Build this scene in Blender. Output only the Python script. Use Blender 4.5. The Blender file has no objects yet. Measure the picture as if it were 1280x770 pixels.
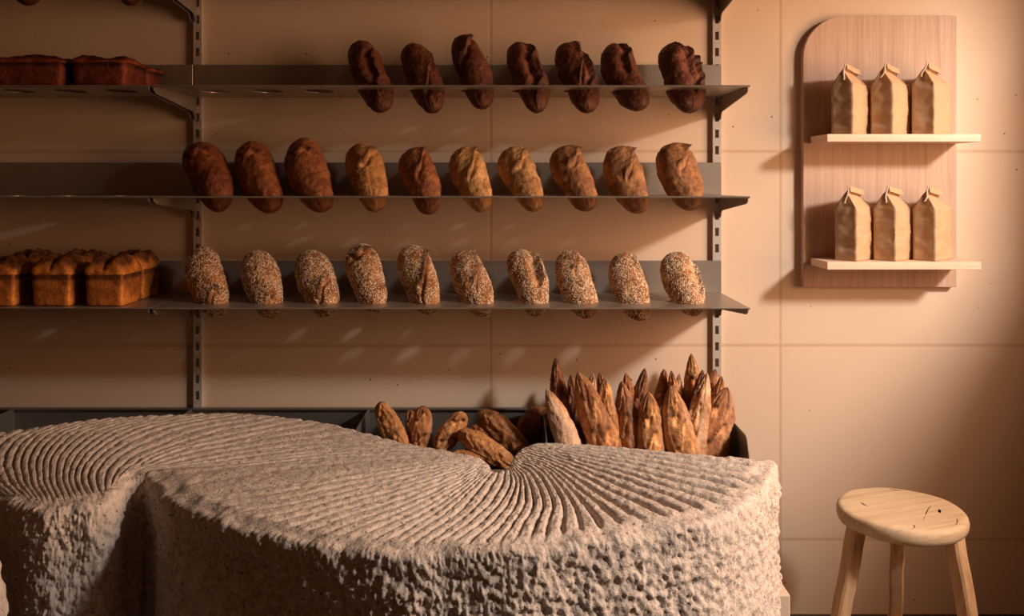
import bpy, bmesh, math, random
import numpy as np
from mathutils import Vector, Matrix, noise
C = bpy.context.scene
COL = C.collection
F = 1100.0; HX, HY = 640.0, 226.0; CH = 1.29      # focal length in px, vanishing point, camera height
YW = 2.62                                         # wall distance
def P(px, py, d): return Vector(((px-HX)*d/F, d, CH-(py-HY)*d/F))
def fn(x, y, z, s=1.0, o=0.0): return noise.noise(Vector((x*s+o, y*s-o*1.7, z*s+o*.6)))
def fr(x, y, z, s=1.0, o=0.0, octv=4): return noise.fractal(Vector((x*s+o, y*s-o*1.7, z*s+o*.6)), 0.8, 2.1, octv)

# ------------------------------------------------------------------ materials
def mat(name):
    m = bpy.data.materials.new(name); m.use_nodes = True
    nt = m.node_tree; b = nt.nodes['Principled BSDF']
    return m, nt, b
def N(nt, t, **k):
    n = nt.nodes.new(t)
    for a, v in k.items():
        if a.startswith('i_'):
            key = a[2:]; key = int(key) if key.isdigit() else key.replace('_', ' ')
            n.inputs[key].default_value = v
        else: setattr(n, a, v)
    return n
def ramp(nt, src, stops):
    r = N(nt, 'ShaderNodeValToRGB'); e = r.color_ramp.elements
    while len(e) < len(stops): e.new(0.5)
    for q, (p, c) in zip(e, stops): q.position = p; q.color = (*c, 1) if len(c) == 3 else c
    nt.links.new(src, r.inputs[0]); return r
def mixc(nt, fac, a, b, mode='MIX'):
    n = N(nt, 'ShaderNodeMix', data_type='RGBA', blend_type=mode)
    for sock, v in ((n.inputs[0], fac), (n.inputs[6], a), (n.inputs[7], b)):
        if hasattr(v, 'is_output'): nt.links.new(v, sock)
        elif isinstance(v, (int, float)): sock.default_value = v
        else: sock.default_value = (*v, 1)
    return n.outputs[2]
def coords(nt, scale=(1,1,1), kind='Object'):
    t = N(nt, 'ShaderNodeTexCoord'); mp = N(nt, 'ShaderNodeMapping'); mp.inputs['Scale'].default_value = scale
    nt.links.new(t.outputs[kind], mp.inputs[0]); return mp.outputs[0]
def noi(nt, vec, scale, detail=4, rough=.55, dist=0):
    n = N(nt, 'ShaderNodeTexNoise'); n.inputs['Scale'].default_value = scale; n.inputs['Detail'].default_value = detail
    n.inputs['Roughness'].default_value = rough; n.inputs['Distortion'].default_value = dist
    nt.links.new(vec, n.inputs['Vector']); return n.outputs[0]
def bump(nt, b, h, st, dist, prev=None):
    n = N(nt, 'ShaderNodeBump'); n.inputs['Strength'].default_value = st; n.inputs['Distance'].default_value = dist
    nt.links.new(h, n.inputs['Height'])
    if prev: nt.links.new(prev.outputs[0], n.inputs['Normal'])
    nt.links.new(n.outputs[0], b.inputs['Normal']); return n
def math_(nt, op, a, b=None, c=None):
    n = N(nt, 'ShaderNodeMath', operation=op)
    for i, v in enumerate((a, b, c)):
        if v is None: continue
        if hasattr(v, 'is_output'): nt.links.new(v, n.inputs[i])
        else: n.inputs[i].default_value = v
    return n.outputs[0]

def make_wall_mat():
    m, nt, b = mat('panel_plaster')
    v = coords(nt)
    sep = N(nt, 'ShaderNodeSeparateXYZ'); nt.links.new(v, sep.inputs[0])
    def seam(out, period, off, w):
        q = math_(nt, 'SUBTRACT', out, off)
        q = math_(nt, 'PINGPONG', q, period/2)
        q = math_(nt, 'DIVIDE', q, w)
        return math_(nt, 'MINIMUM', q, 1.0)
    sx = seam(sep.outputs[0], .862, -.064, .007); sz = seam(sep.outputs[2], .578, .799, .008)
    s = math_(nt, 'MULTIPLY', sx, sz)
    big = noi(nt, v, 1.6, 5, .6); mid = noi(nt, v, 9, 5, .6); sm = noi(nt, v, 160, 3, .6)
    base = mixc(nt, big, (.72,.545,.405), (.80,.625,.485))
    base = mixc(nt, math_(nt, 'MULTIPLY', mid, .5), base, (.72,.54,.41))
    vo = N(nt, 'ShaderNodeTexVoronoi'); vo.inputs['Scale'].default_value = 26; nt.links.new(v, vo.inputs['Vector'])
    dots = ramp(nt, vo.outputs['Distance'], [(0.0,(0,0,0)),(.05,(0,0,0)),(.085,(1,1,1))])
    pick = ramp(nt, N(nt,'ShaderNodeSeparateColor').outputs[0], [(0,(0,0,0)),(1,(1,1,1))])
    sc = nt.nodes.new('ShaderNodeSeparateColor'); nt.links.new(vo.outputs['Color'], sc.inputs[0])
    gate = math_(nt, 'GREATER_THAN', sc.outputs[0], .16)
    pit = math_(nt, 'MAXIMUM', dots.outputs[0], gate)
    base = mixc(nt, pit, (.25,.13,.08), base)
    base = mixc(nt, s, (.63,.44,.305), base)
    nt.links.new(base, b.inputs['Base Color'])
    b.inputs['Roughness'].default_value = .75; b.inputs['Specular IOR Level'].default_value = .25
    p = bump(nt, b, sm, .12, .002); p = bump(nt, b, s, .35, .002, p); bump(nt, b, pit, .5, .002, p)
    return m
def make_stone_mat():
    m, nt, b = mat('hewn_granite')
    v = coords(nt)
    n1 = noi(nt, v, 7, 6, .65); n2 = noi(nt, v, 110, 4, .7); n3 = noi(nt, v, 330, 3, .7)
    base = mixc(nt, n1, (.56,.46,.395), (.68,.58,.51))
    sp = ramp(nt, n2, [(.34,(.34,.26,.21)),(.46,(.62,.52,.45)),(.62,(.80,.70,.62))])
    base = mixc(nt, .55, base, sp.outputs[0])
    vo = N(nt, 'ShaderNodeTexVoronoi'); vo.inputs['Scale'].default_value = 130; nt.links.new(v, vo.inputs['Vector'])
    sc = nt.nodes.new('ShaderNodeSeparateColor'); nt.links.new(vo.outputs['Color'], sc.inputs[0])
    dk = math_(nt, 'MULTIPLY', math_(nt, 'LESS_THAN', sc.outputs[0], .07), math_(nt, 'LESS_THAN', vo.outputs['Distance'], .33))
    base = mixc(nt, math_(nt,'MULTIPLY',dk,.75), base, (.13,.09,.07))
    nt.links.new(base, b.inputs['Base Color'])
    b.inputs['Roughness'].default_value = .95; b.inputs['Specular IOR Level'].default_value = .15
    p = bump(nt, b, n2, .55, .008); bump(nt, b, n3, .5, .003, p)
    return m
def make_steel(name, col=(.41,.355,.31), rough=.38, metal=.65):
    m, nt, b = mat(name)
    v = coords(nt, (3, 60, 60))
    n1 = noi(nt, v, 6, 3, .6); n2 = noi(nt, coords(nt), 5, 3, .5)
    nt.links.new(mixc(nt, n2, tuple(c*.85 for c in col), tuple(min(1,c*1.1) for c in col)), b.inputs['Base Color'])
    b.inputs['Metallic'].default_value = metal
    r = math_(nt, 'MULTIPLY_ADD', n1, .16, rough-.08); nt.links.new(r, b.inputs['Roughness'])
    bump(nt, b, n1, .03, .001)
    return m
def make_crust(name, rough=.5, flour=0.0):
    m, nt, b = mat(name)
    oi = N(nt, 'ShaderNodeObjectInfo'); at = N(nt, 'ShaderNodeAttribute', attribute_name='tone')
    ts = nt.nodes.new('ShaderNodeSeparateColor'); nt.links.new(at.outputs['Color'], ts.inputs[0])
    v = coords(nt)
    n1 = noi(nt, v, 26, 6, .65); n2 = noi(nt, v, 240, 4, .7); n3 = noi(nt, v, 75, 5, .7)
    vr = ramp(nt, n1, [(.30,(.36,.28,.25)),(.5,(.9,.86,.83)),(.70,(1.5,1.6,1.65))])
    c = mixc(nt, .85, oi.outputs['Color'], vr.outputs[0], 'MULTIPLY')
    v3 = ramp(nt, n3, [(.33,(.62,.56,.54)),(.55,(1,1,1)),(.72,(1.3,1.35,1.4))])
    c = mixc(nt, .8, c, v3.outputs[0], 'MULTIPLY')
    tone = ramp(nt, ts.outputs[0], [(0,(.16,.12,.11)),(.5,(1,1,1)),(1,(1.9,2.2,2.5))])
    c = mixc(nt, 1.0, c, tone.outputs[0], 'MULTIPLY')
    # dusting of flour (green channel of the attribute)
    fl = ramp(nt, n2, [(.30,(0,0,0)),(.62,(1,1,1))])
    ff = math_(nt, 'MULTIPLY', math_(nt, 'MULTIPLY', ts.outputs[1], math_(nt,'MULTIPLY_ADD',fl.outputs[0],.6,.35)), 1.0)
    c = mixc(nt, ff, c, (.80,.56,.40))
    nt.links.new(c, b.inputs['Base Color'])
    b.inputs['Roughness'].default_value = rough; b.inputs['Specular IOR Level'].default_value = .4
    p = bump(nt, b, n3, .75, .007); bump(nt, b, n2, .7, .0022, p)
    return m
def make_wood(name, c1, c2, c3, grain=(38, 38, 1.3), ax=2, rough=.6, knots=True):
    m, nt, b = mat(name)
    v = coords(nt, grain)
    n1 = noi(nt, v, 1.0, 5, .6, .35); n2 = noi(nt, v, 4, 4, .7); n3 = noi(nt, coords(nt), 3, 3, .5)
    r = ramp(nt, n1, [(.30, c2), (.5, c1), (.62, c3), (.7, c2)])
    r2 = ramp(nt, n2, [(.3,(.82,.76,.72)),(.6,(1.06,1.06,1.06))])
    c = mixc(nt, .6, r.outputs[0], r2.outputs[0], 'MULTIPLY')
    if knots:
        vs = [7,7,7]; vs[ax] = 3.2
        vo = N(nt, 'ShaderNodeTexVoronoi'); vo.inputs['Scale'].default_value = 1.0; nt.links.new(coords(nt, tuple(vs)), vo.inputs['Vector'])
        sc = nt.nodes.new('ShaderNodeSeparateColor'); nt.links.new(vo.outputs['Color'], sc.inputs[0])
        k = ramp(nt, vo.outputs['Distance'], [(0,(1,1,1)),(.035,(1,1,1)),(.09,(0,0,0))])
        kk = math_(nt, 'MULTIPLY', k.outputs[0], math_(nt, 'LESS_THAN', sc.outputs[0], .4))
        c = mixc(nt, math_(nt,'MULTIPLY',kk,.65), c, (.22,.09,.04))
    c = mixc(nt, math_(nt,'MULTIPLY',n3,.25), c, c2)
    nt.links.new(c, b.inputs['Base Color']); b.inputs['Roughness'].default_value = rough
    b.inputs['Specular IOR Level'].default_value = .3
    bump(nt, b, n2, .15, .001)
    return m
def make_plain(name, c1, c2, sc=8, rough=.7, st=.2, metal=0, bs=60):
    m, nt, b = mat(name); v = coords(nt)
    nt.links.new(mixc(nt, noi(nt, v, sc), c1, c2), b.inputs['Base Color'])
    b.inputs['Roughness'].default_value = rough; b.inputs['Metallic'].default_value = metal
    bump(nt, b, noi(nt, v, bs), st, .002); return m
WALL = make_wall_mat(); STONE = make_stone_mat()
STEEL = make_steel('brushed_steel'); POSTM = make_steel('galvanised_steel', (.62,.57,.53), .36, .25); EDGE = make_steel('polished_highlight', (.66,.60,.55), .24, .8)
DSTEEL = make_steel('blued_steel', (.24,.225,.215), .42)
CRUST = make_crust('bread_crust', .55); DCRUST = make_crust('dark_bread_crust', .42)
PINE = make_wood('pale_pine', (.57,.385,.29), (.49,.31,.225), (.62,.43,.33), (90, 90, 2.2))
PINE2 = make_wood('pine_shelf_wood', (.80,.60,.47), (.72,.51,.385), (.84,.65,.52), (2.0, 90, 90), 0, knots=False)
STOOLW = make_wood('worn_elm', (.72,.55,.37), (.60,.42,.26), (.78,.62,.43), (3, 55, 60), 0)
LEGW = make_wood('leg_elm', (.66,.44,.26), (.52,.31,.17), (.74,.52,.33), (60, 60, 3), 2, knots=False)
PAPER = make_plain('kraft_paper', (.50,.31,.17), (.57,.37,.22), 14, .62, .25, bs=45)
STRING = make_plain('cotton_twine', (.85,.76,.64), (.7,.58,.46), 300, .8, .4)
SEED = make_plain('sesame', (.78,.58,.38), (.95,.78,.58), 120, .55, .1)
FLOORM = make_plain('dark_floor', (.045,.03,.022), (.07,.045,.03), 5, .5, .2)
PLINTHM = make_plain('pale_block', (.72,.56,.43), (.78,.62,.49), 6, .7, .2)

# ------------------------------------------------------------------ mesh helpers
def mesh_obj(name, verts, faces, m, parent=None, smooth=True, tone=None):
    me = bpy.data.meshes.new(name); me.from_pydata([tuple(v) for v in verts], [], faces); me.update()
    if smooth: me.polygons.foreach_set('use_smooth', [True]*len(me.polygons))
    if m: me.materials.append(m)
    if tone is not None:
        a = me.color_attributes.new('tone', 'FLOAT_COLOR', 'POINT')
        arr = np.ones((len(verts), 4), dtype=np.float32); t = np.array(tone, dtype=np.float32)
        if t.ndim == 1: arr[:,0] = t; arr[:,1] = 0; arr[:,2] = 0
        else: arr[:,0:2] = t
        a.data.foreach_set('color', arr.ravel())
    o = bpy.data.objects.new(name, me); COL.objects.link(o)
    if parent: o.parent = parent
    return o
def bm_obj(name, bm, m, parent=None, bevel=0, smooth=False, seg=2):
    bmesh.ops.recalc_face_normals(bm, faces=bm.faces)
    me = bpy.data.meshes.new(name); bm.to_mesh(me); bm.free(); me.materials.append(m)
    if smooth: me.polygons.foreach_set('use_smooth', [True]*len(me.polygons))
    o = bpy.data.objects.new(name, me); COL.objects.link(o)
    if parent: o.parent = parent
    if bevel:
        b = o.modifiers.new('bevel', 'BEVEL'); b.width = bevel; b.segments = seg; b.limit_method = 'ANGLE'
    return o
def box(bm, x0, x1, y0, y1, z0, z1):
    v = [bm.verts.new((x, y, z)) for x in (x0, x1) for y in (y0, y1) for z in (z0, z1)]
    for q in ((0,1,3,2),(4,6,7,5),(0,4,5,1),(2,3,7,6),(0,2,6,4),(1,5,7,3)): bm.faces.new([v[i] for i in q])
def prism(bm, poly, axis, a, b):
    """poly of 2D points extruded along axis from a to b"""
    def pt(p, t): return {'x': (t, p[0], p[1]), 'y': (p[0], t, p[1]), 'z': (p[0], p[1], t)}[axis]
    A = [bm.verts.new(pt(p, a)) for p in poly]; B = [bm.verts.new(pt(p, b)) for p in poly]
    n = len(poly); bm.faces.new(A); bm.faces.new(B[::-1])
    for i in range(n): bm.faces.new((A[i], B[i], B[(i+1)%n], A[(i+1)%n]))
def tag(o, label=None, cat=None, group=None, kind=None):
    if label: o['label'] = label
    if cat: o['category'] = cat
    if group: o['group'] = group
    if kind: o['kind'] = kind
    return o
def empty(name, loc, label, cat, group=None):
    o = bpy.data.objects.new(name, None); COL.objects.link(o); o.location = loc; o.empty_display_size = .05
    return tag(o, label, cat, group)
def reloc(o, parent):      # mesh was written in world coordinates: keep it there under a moved parent
    o.parent = parent; o.location = -Vector(parent.location); return o

# ------------------------------------------------------------------ setting
bm = bmesh.new(); box(bm, -3.2, 2.0, YW, YW+.12, 0, 2.9); w = bm_obj('wall_back', bm, WALL); tag(w, kind='structure')
bm = bmesh.new(); box(bm, -3.2, 2.0, -2.0, YW+.12, -.1, 0); tag(bm_obj('floor', bm, FLOORM), kind='structure')
# side wall with a high window opening, out of frame on the right
WX = 1.9; WT, WS, WJ0, WJ1 = 2.125, 1.59, .30, 1.69
bm = bmesh.new()
box(bm, WX, WX+.1, WJ1, YW, 0, 2.9); box(bm, WX, WX+.1, -2.0, WJ0, 0, 2.9)
box(bm, WX, WX+.1, WJ0, WJ1, 0, WS); box(bm, WX, WX+.1, WJ0, WJ1, WT, 2.9)
tag(bm_obj('wall_right', bm, WALL), kind='structure')

# ------------------------------------------------------------------ shelving
ZS = [1.828, 1.538, 1.249, .959]             # shelf heights, top row (above the frame) first
YF, YB = 2.29, 2.612
BX0, BX1 = -.938, .619
SLX = [-.812+.1418*i for i in range(10)]
def shelf_plate(x0, x1, z, slots, sy=2.415, a=.039, b=.052):
    """sheet with oval slots, a lip turned up at the back and a narrow one turned down at the front"""
    vs, fs = [], []
    def av(*p): vs.append(p); return len(vs)-1
    y0, y1 = YF, YB-.011
    edges = [x0] + [(slots[i]+slots[i+1])/2 for i in range(len(slots)-1)] + [x1]
    n = 40
    for k, cx in enumerate(slots):
        xa, xb = edges[k], edges[k+1]; inner, outer = [], []
        angs = [2*math.pi*i/n for i in range(n)]
        corners = [math.atan2(yy-sy, xx-cx) % (2*math.pi) for xx in (xa, xb) for yy in (y0, y1)]
        for c in corners:
            j = min(range(n), key=lambda i: abs((angs[i]-c+math.pi) % (2*math.pi)-math.pi)); angs[j] = c
        for t in angs:
            ct, st = math.cos(t), math.sin(t)
            inner.append(av(cx+a*ct, sy+b*st, z))
            s = min(((xb-cx)/ct if ct > 1e-9 else (xa-cx)/ct if ct < -1e-9 else 9e9), ((y1-sy)/st if st > 1e-9 else (y0-sy)/st if st < -1e-9 else 9e9))
            outer.append(av(cx+s*ct, sy+s*st, z))
        for i in range(n):
            j = (i+1) % n; fs.append((inner[i], outer[i], outer[j], inner[j]))
    L = [av(x0,y1,z), av(x1,y1,z), av(x1,y1,z+.095), av(x0,y1,z+.095)]; fs.append(tuple(L))
    L = [av(x0,y0,z), av(x0,y0,z-.004), av(x1,y0,z-.004), av(x1,y0,z)]; fs.append(tuple(L))
    o = mesh_obj('shelf_plate', vs, fs, STEEL, smooth=False)
    s = o.modifiers.new('thick', 'SOLIDIFY'); s.thickness = .0022; s.offset = -1
    bv = o.modifiers.new('bevel','BEVEL'); bv.width = .0007; bv.segments = 1; bv.limit_method = 'ANGLE'
    return o
def front_hem(x0, x1, z):
    bm = bmesh.new(); prism(bm, [(YF+.0020*math.cos(a*math.pi/6), z-.0010+.0020*math.sin(a*math.pi/6)) for a in range(12)], 'x', x0, x1)
    o = bm_obj('front_edge', bm, EDGE, smooth=False); return o  # added hem, brighter than the plate, to carry the highlight along the front
def bracket(x, z):
    poly = [(YF+.002, z-.0025), (YF+.003, z-.012), (2.31, z-.020), (2.575, z-.046), (2.585, z-.052), (2.592, z-.066), (2.603, z-.068), (2.605, z-.068), (2.605, z-.0025)]
    bm = bmesh.new(); prism(bm, poly, 'x', x-.0015, x+.0015)
    box(bm, x-.0015, x+.006, YF+.004, 2.59, z-.0045, z-.0025)
    return bm_obj('bracket', bm, STEEL, bevel=.0006)
names_r = ['steel bread shelf at the very top edge of the picture, right bay', 'top visible steel shelf holding seven dark loaves and three empty slots',
           'middle steel shelf holding ten glossy brown loaves', 'lowest steel shelf holding ten seeded loaves']
names_l = ['steel shelf at the very top edge of the picture, left bay', 'steel shelf at far left under the dark tin loaves',
           'empty dark steel shelf at far left between the two rows of tin loaves', 'steel shelf at far left under the golden tin loaves']
for i, z in enumerate(ZS):
    t = empty('bread_shelf', (0, YB, z), names_r[i], 'shelf', 'slotted steel bread shelves')
    reloc(shelf_plate(BX0, BX1, z, SLX), t); reloc(front_hem(BX0, BX1, z), t); reloc(bracket(BX0+.004, z), t); reloc(bracket(BX1-.004, z), t)
    t = empty('bread_shelf', (-1.7, YB, z), names_l[i], 'shelf', 'slotted steel bread shelves')
    x1 = BX0-.006; sl = [x1-.126-.1418*k for k in range(10)][::-1]
    reloc(shelf_plate(x1-1.55, x1, z, sl), t); reloc(front_hem(x1-1.55, x1, z), t); reloc(bracket(x1-.004, z), t); reloc(bracket(x1-1.546, z), t)
def upright(xc, label):
    bm = bmesh.new(); hw = .0125; y0 = 2.605
    z0, z1 = .6185, 2.2
    box(bm, xc-hw, xc-.0055, y0, y0+.002, z0, z1); box(bm, xc+.0055, xc+hw, y0, y0+.002, z0, z1)
    box(bm, xc-hw, xc-hw+.002, y0+.002, YW, z0, z1); box(bm, xc+hw-.002, xc+hw, y0+.002, YW, z0, z1)
    z = z0
    while z < z1-.03:
        box(bm, xc-.0055, xc+.0055, y0, y0+.002, z, z+.024); z += .0484
    o = bm_obj('slotted_upright', bm, POSTM); tag(o, label, 'shelf post', 'slotted wall uprights'); return o
upright(-.931, 'slotted steel wall post between the two shelf bays, at left'); upright(.607, 'slotted steel wall post at the right end of the shelves')

# ------------------------------------------------------------------ bread bin
BZ0, BZ1, BZF = .38, .618, .534
bin_ = empty('bread_bin', (-.9, 2.45, BZ0), 'long steel trough with dividers below the shelves, holding baguettes', 'bread bin')
XL, XR = -2.0, .619
bm = bmesh.new(); box(bm, XL, XR, 2.608, 2.612, BZ0, BZ1); box(bm, XL, XR, 2.594, 2.612, BZ1-.004, BZ1); reloc(bm_obj('back_panel', bm, DSTEEL, bevel=.0008), bin_)
bm = bmesh.new(); box(bm, XL, XR, YF, 2.608, BZ0-.003, BZ0); reloc(bm_obj('bin_floor', bm, DSTEEL), bin_)
bm = bmesh.new(); box(bm, XL, XR, YF-.003, YF, BZ0-.003, BZF); box(bm, XL, XR, YF, YF+.016, BZF-.003, BZF); reloc(bm_obj('front_panel', bm, STEEL, bevel=.0008), bin_)
def side_panel(x, nm):
    poly = [(2.607, BZ0), (2.607, BZ1)]
    for k in range(7):
        a = k/6*math.pi/2; poly.append((YF+.045-.045*math.sin(a), BZ1-.075+.075*math.cos(a)))
    poly.append((YF, BZ0))
    bm = bmesh.new(); prism(bm, poly, 'x', x-.0013, x+.0013); reloc(bm_obj(nm, bm, DSTEEL, bevel=.0005), bin_)
for px in (22, 243, 463, 678): side_panel((px-HX)*YW/F, 'divider')
side_panel(XR-.0015, 'end_panel'); side_panel(XL+.0015, 'end_panel')

# ------------------------------------------------------------------ loaves
def smooth01(a, b, x):
    t = min(1, max(0, (x-a)/(b-a))); return t*t*(3-2*t)
def orient(B, T, spin=0):
    z = (T-B).normalized(); y = Vector((0,1,0)); y = (y-z*y.dot(z)).normalized(); x = y.cross(z)
    M = Matrix((x, y, z)).transposed()
    return (M @ Matrix.Rotation(spin, 3, 'Z')).to_4x4()
def ear_disp(t, ph, e, h):
    """e = (t0, slope, half-width in angle, centre angle): a slash with one lifted edge. returns (offset, tone)"""
    t0, sl, hw, pc = e[:4]
    if abs(sl) >= .7:            # lengthwise split
        w = 1-smooth01(.20, .36, abs(t-t0))
        if w <= 0: return 0, 0
        q = ((ph-pc)-(t-t0)/sl*1.2+.14*math.sin(13*t)+.06*math.sin(31*t))*.15
        if abs(q) > .4: return 0, 0
    else: w = 1-smooth01(hw*.65, hw, abs(ph-pc))
    if w <= 0: return 0, 0
    if abs(sl) < .7: q = t-(t0+sl*(ph-pc)+.03*math.sin(7*(ph-pc)))
    if q >= 0:
        d = h*math.exp(-q/.07); tn = -.45*math.exp(-(q/.02)**2)
    else:
        d = -h*.75*math.exp(-((q+.035)/.045)**2); tn = .38*math.exp(-((q+.055)/.05)**2)-.25*math.exp(-((q+.004)/.012)**2)
    return w*d, w*tn
def loaf_mesh(name, B, T, wid, seed, ears, col, m, taper=.16, pw=2.5, flat=.88, spin=0, earh=.010, lump=.07, tonef=None, nu=92, nv=104, flour=0, band=0, pe=None):
    L = (T-B).length; rnd = random.Random(seed); o1 = rnd.uniform(0, 50)
    vs, fs, tn = [], [], []
    R = wid/2; bendx = rnd.uniform(-.05,.05)*L
    for j in range(nv+1):
        t = .5-.5*math.cos(math.pi*j/nv)
        s = 2*t-1
        prof = max(0, 1-abs(s)**pw)**(pe or 1/pw)
        for i in range(nu):
            ph = 2*math.pi*i/nu
            if ph > math.pi: ph -= 2*math.pi
            r = R*prof*(1-taper+2*taper*t*1.0 if taper else 1)
            cx, cy = math.sin(ph), -math.cos(ph)
            px, py, pz = cx*R, cy*R, t*L
            lm = 1+lump*fn(px,py,pz,13,o1)*1.6+lump*.55*fn(px,py,pz,34,o1+9)
            r *= lm
            off, tt = 0, 0
            for e in ears:
                d, q = ear_disp(t, ph, e, earh*(e[4] if len(e) > 4 else 1)); off += d; tt += q
            fine = fr(px,py,pz,60,o1,3)*.0016-.0030*abs(fn(px,py,pz,42,o1+30))+.0012*fn(px,py,pz,150,o1)
            env = min(1, prof*1.6)
            env = min(1, prof*1.6)
            r = max(0, r+(off+fine)*env)
            bx = bendx*(1-s*s)
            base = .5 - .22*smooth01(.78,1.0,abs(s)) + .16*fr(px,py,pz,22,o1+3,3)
            fl = 0
            if flour: fl = flour*smooth01(-.15,.5, fn(px,py,pz,14,o1+20)+.35*fn(px,py,pz,60,o1)+.12) * (1 if tt <= .02 else .15)
            if band:
                bw = 1-smooth01(.50, .78, abs(ph+.18*math.sin(t*9+o1)))
                rg = 1-2.2*abs(fn(px,py,pz*.45,60,o1+40)); fine += band*bw*.0035*rg
                off += -band*.0022*bw+band*.0028*math.exp(-((abs(ph+.18*math.sin(t*9+o1))-.68)/.09)**2)
                r = max(0, r+band*env*(bw*.0035*rg-.0022*bw+.0028*math.exp(-((abs(ph+.18*math.sin(t*9+o1))-.68)/.09)**2)))
                base += band*(bw*(.16*rg-.06)-.16*math.exp(-((abs(ph+.18*math.sin(t*9+o1))-.70)/.10)**2)); fl *= 1-.85*bw
            if tonef: base, fl = tonef(t, ph, base, fl)
            vs.append((cx*r+bx, cy*r*flat, t*L + off*.25*env*prof))
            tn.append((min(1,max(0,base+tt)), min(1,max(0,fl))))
    for j in range(nv):
        for i in range(nu):
            a = j*nu+i; b = j*nu+(i+1)%nu; fs.append((a, b, b+nu, a+nu))
    fs.append(tuple(range(nu))[::-1]); fs.append(tuple(range(nv*nu, nv*nu+nu)))
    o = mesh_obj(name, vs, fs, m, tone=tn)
    M = orient(B, T, spin); M.translation = B; o.matrix_world = M
    o.color = (*col, 1)
    return o
def tilted(xt, yt, xb, yb, dt=2.508, db=2.372):
    return P(xb, yb, db), P(xt, yt, dt)
SC = 2.44/F
row1 = [(434,491,54,138,41,'long dark loaf, leftmost on the top shelf beside the empty slots'),
        (500,555,58,139,40,'slim dark loaf with plain crust, second from left on the top shelf'),
        (561,617,48,134,41,'dark loaf standing highest on the top shelf, with a torn step near its crown'),
        (632,684,56,139,40,'dark loaf with lengthwise cracks in the middle of the top shelf'),
        (691,748,57,139,42,'dark loaf with a split pale side, third from right on the top shelf'),
        (750,815,58,135,44,'dark loaf leaning strongly, second from right on the top shelf'),
        (823,879,58,138,48,'dark wide loaf with a rough scabbed side, rightmost on the top shelf')]
ears1 = [[(.45,1.1,.9,.5,.8),(.3,-.3,.5,0,.5)], [(.38,.35,1.2,.4,.7)], [(.74,.22,1.4,.2,1.1)], [(.60,1.2,.7,.6,1),(.35,.9,.6,.5,.6)],
         [(.72,.6,.9,.7,1.3),(.5,.8,.5,.9,.9)], [(.70,.8,1.0,.8,1.0)], [(.62,1.1,.8,.7,.9),(.45,1.0,.7,.9,.9),(.7,-.6,.5,.6,.6)]]
def loaf_axis(l, r, yt, yb, w, a=.33, b=.27): return tilted(l+a*w, yt, r-b*w, yb)
for k, (l,r,yt,yb,wd,lab) in enumerate(row1):
    B, T = loaf_axis(l,r,yt,yb,wd)
    o = loaf_mesh('dark_loaf', B, T, wd*SC, 10+k, ears1[k], (.16,.048,.024), DCRUST, taper=.06, pw=2.6, lump=.09, earh=.012)
    tag(o, lab, 'bread', 'dark loaves standing in the top shelf')
row2 = [(228,290,187,261,50,(.26,.075,.022),'reddish dark loaf hanging furthest left on the middle shelf'),
        (296,355,183,263,48,(.30,.095,.030),'brown loaf with rough crust, second from left on the middle shelf'),
        (360,420,180,262,50,(.33,.11,.038),'big brown loaf with a bluish sheen, third from left on the middle shelf'),
        (432,484,186,262,45,(.60,.29,.10),'golden loaf with a diagonal slash, fourth from left on the middle shelf'),
        (501,551,190,266,42,(.38,.14,.05),'narrow red-brown loaf between two golden ones on the middle shelf'),
        (562,617,191,262,43,(.72,.40,.15),'palest golden loaf in the middle of the middle shelf'),
        (623,683,190,261,44,(.62,.33,.13),'golden loaf with a lifted ear, fourth from right on the middle shelf'),
        (688,749,188,261,45,(.42,.19,.08),'brown loaf with a curled slash, third from right on the middle shelf'),
        (757,814,188,264,46,(.48,.23,.10),'tan loaf with a pointed ear at its right, second from right on the middle shelf'),
        (820,880,186,260,50,(.42,.19,.08),'broad tan-brown loaf, rightmost on the middle shelf')]
for k, (l,r,yt,yb,wd,col,lab) in enumerate(row2):
    B, T = loaf_axis(l,r,yt,yb,wd)
    e = [(.76,-.02,.9,.2,.5)] if k < 3 else [(.70+.03*math.sin(k*2.1),.30+.12*math.sin(k*1.7),.80,.60,1.1)]
    o = loaf_mesh('brown_loaf', B, T, wd*SC, 40+k, e, col, DCRUST if k < 3 else CRUST, taper=.21, pw=2.8, lump=.08, earh=.012)
    tag(o, lab, 'bread', 'brown loaves standing in the middle shelf')
row3 = [(234,286,314,394,46,'seeded loaf hanging furthest left on the lowest shelf over the post'),
        (302,352,318,395,45,'evenly seeded loaf with square top, second from left on the lowest shelf'),
        (368,423,318,394,46,'seeded loaf with a bare slash near its foot, third from left on the lowest shelf'),
        (432,484,309,390,42,'seeded loaf with a bare band across its head, fourth from left on the lowest shelf'),
        (496,551,311,391,44,'seeded loaf with a wide golden diagonal split, fifth from left on the lowest shelf'),
        (561,619,318,394,43,'seeded loaf with a dark crack at its right, fifth from right on the lowest shelf'),
        (632,683,316,394,41,'slim seeded loaf with blackened right side, fourth from right on the lowest shelf'),
        (693,749,317,396,43,'pale seeded loaf with small bare patch on top, third from right on the lowest shelf'),
        (763,815,319,399,43,'upright pale seeded loaf, second from right on the lowest shelf'),
        (826,882,319,393,44,'smooth oval seeded loaf, rightmost on the lowest shelf')]
ears3 = [[(.2,.15,.8,.3,.8)],[(.12,.1,.9,.2,.6)],[(.30,.25,.8,.4,1.1)],[(.80,.04,1.2,.3,1.1)],[(.50,.42,1.0,.6,1.5)],[(.68,.5,.8,.9,.9)],[(.62,.9,.6,1.0,1.2)],[(.76,.3,.5,.5,.7)],[(.8,.3,.4,.9,.6)],[(.5,1.2,.5,1.2,.6)]]
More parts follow.
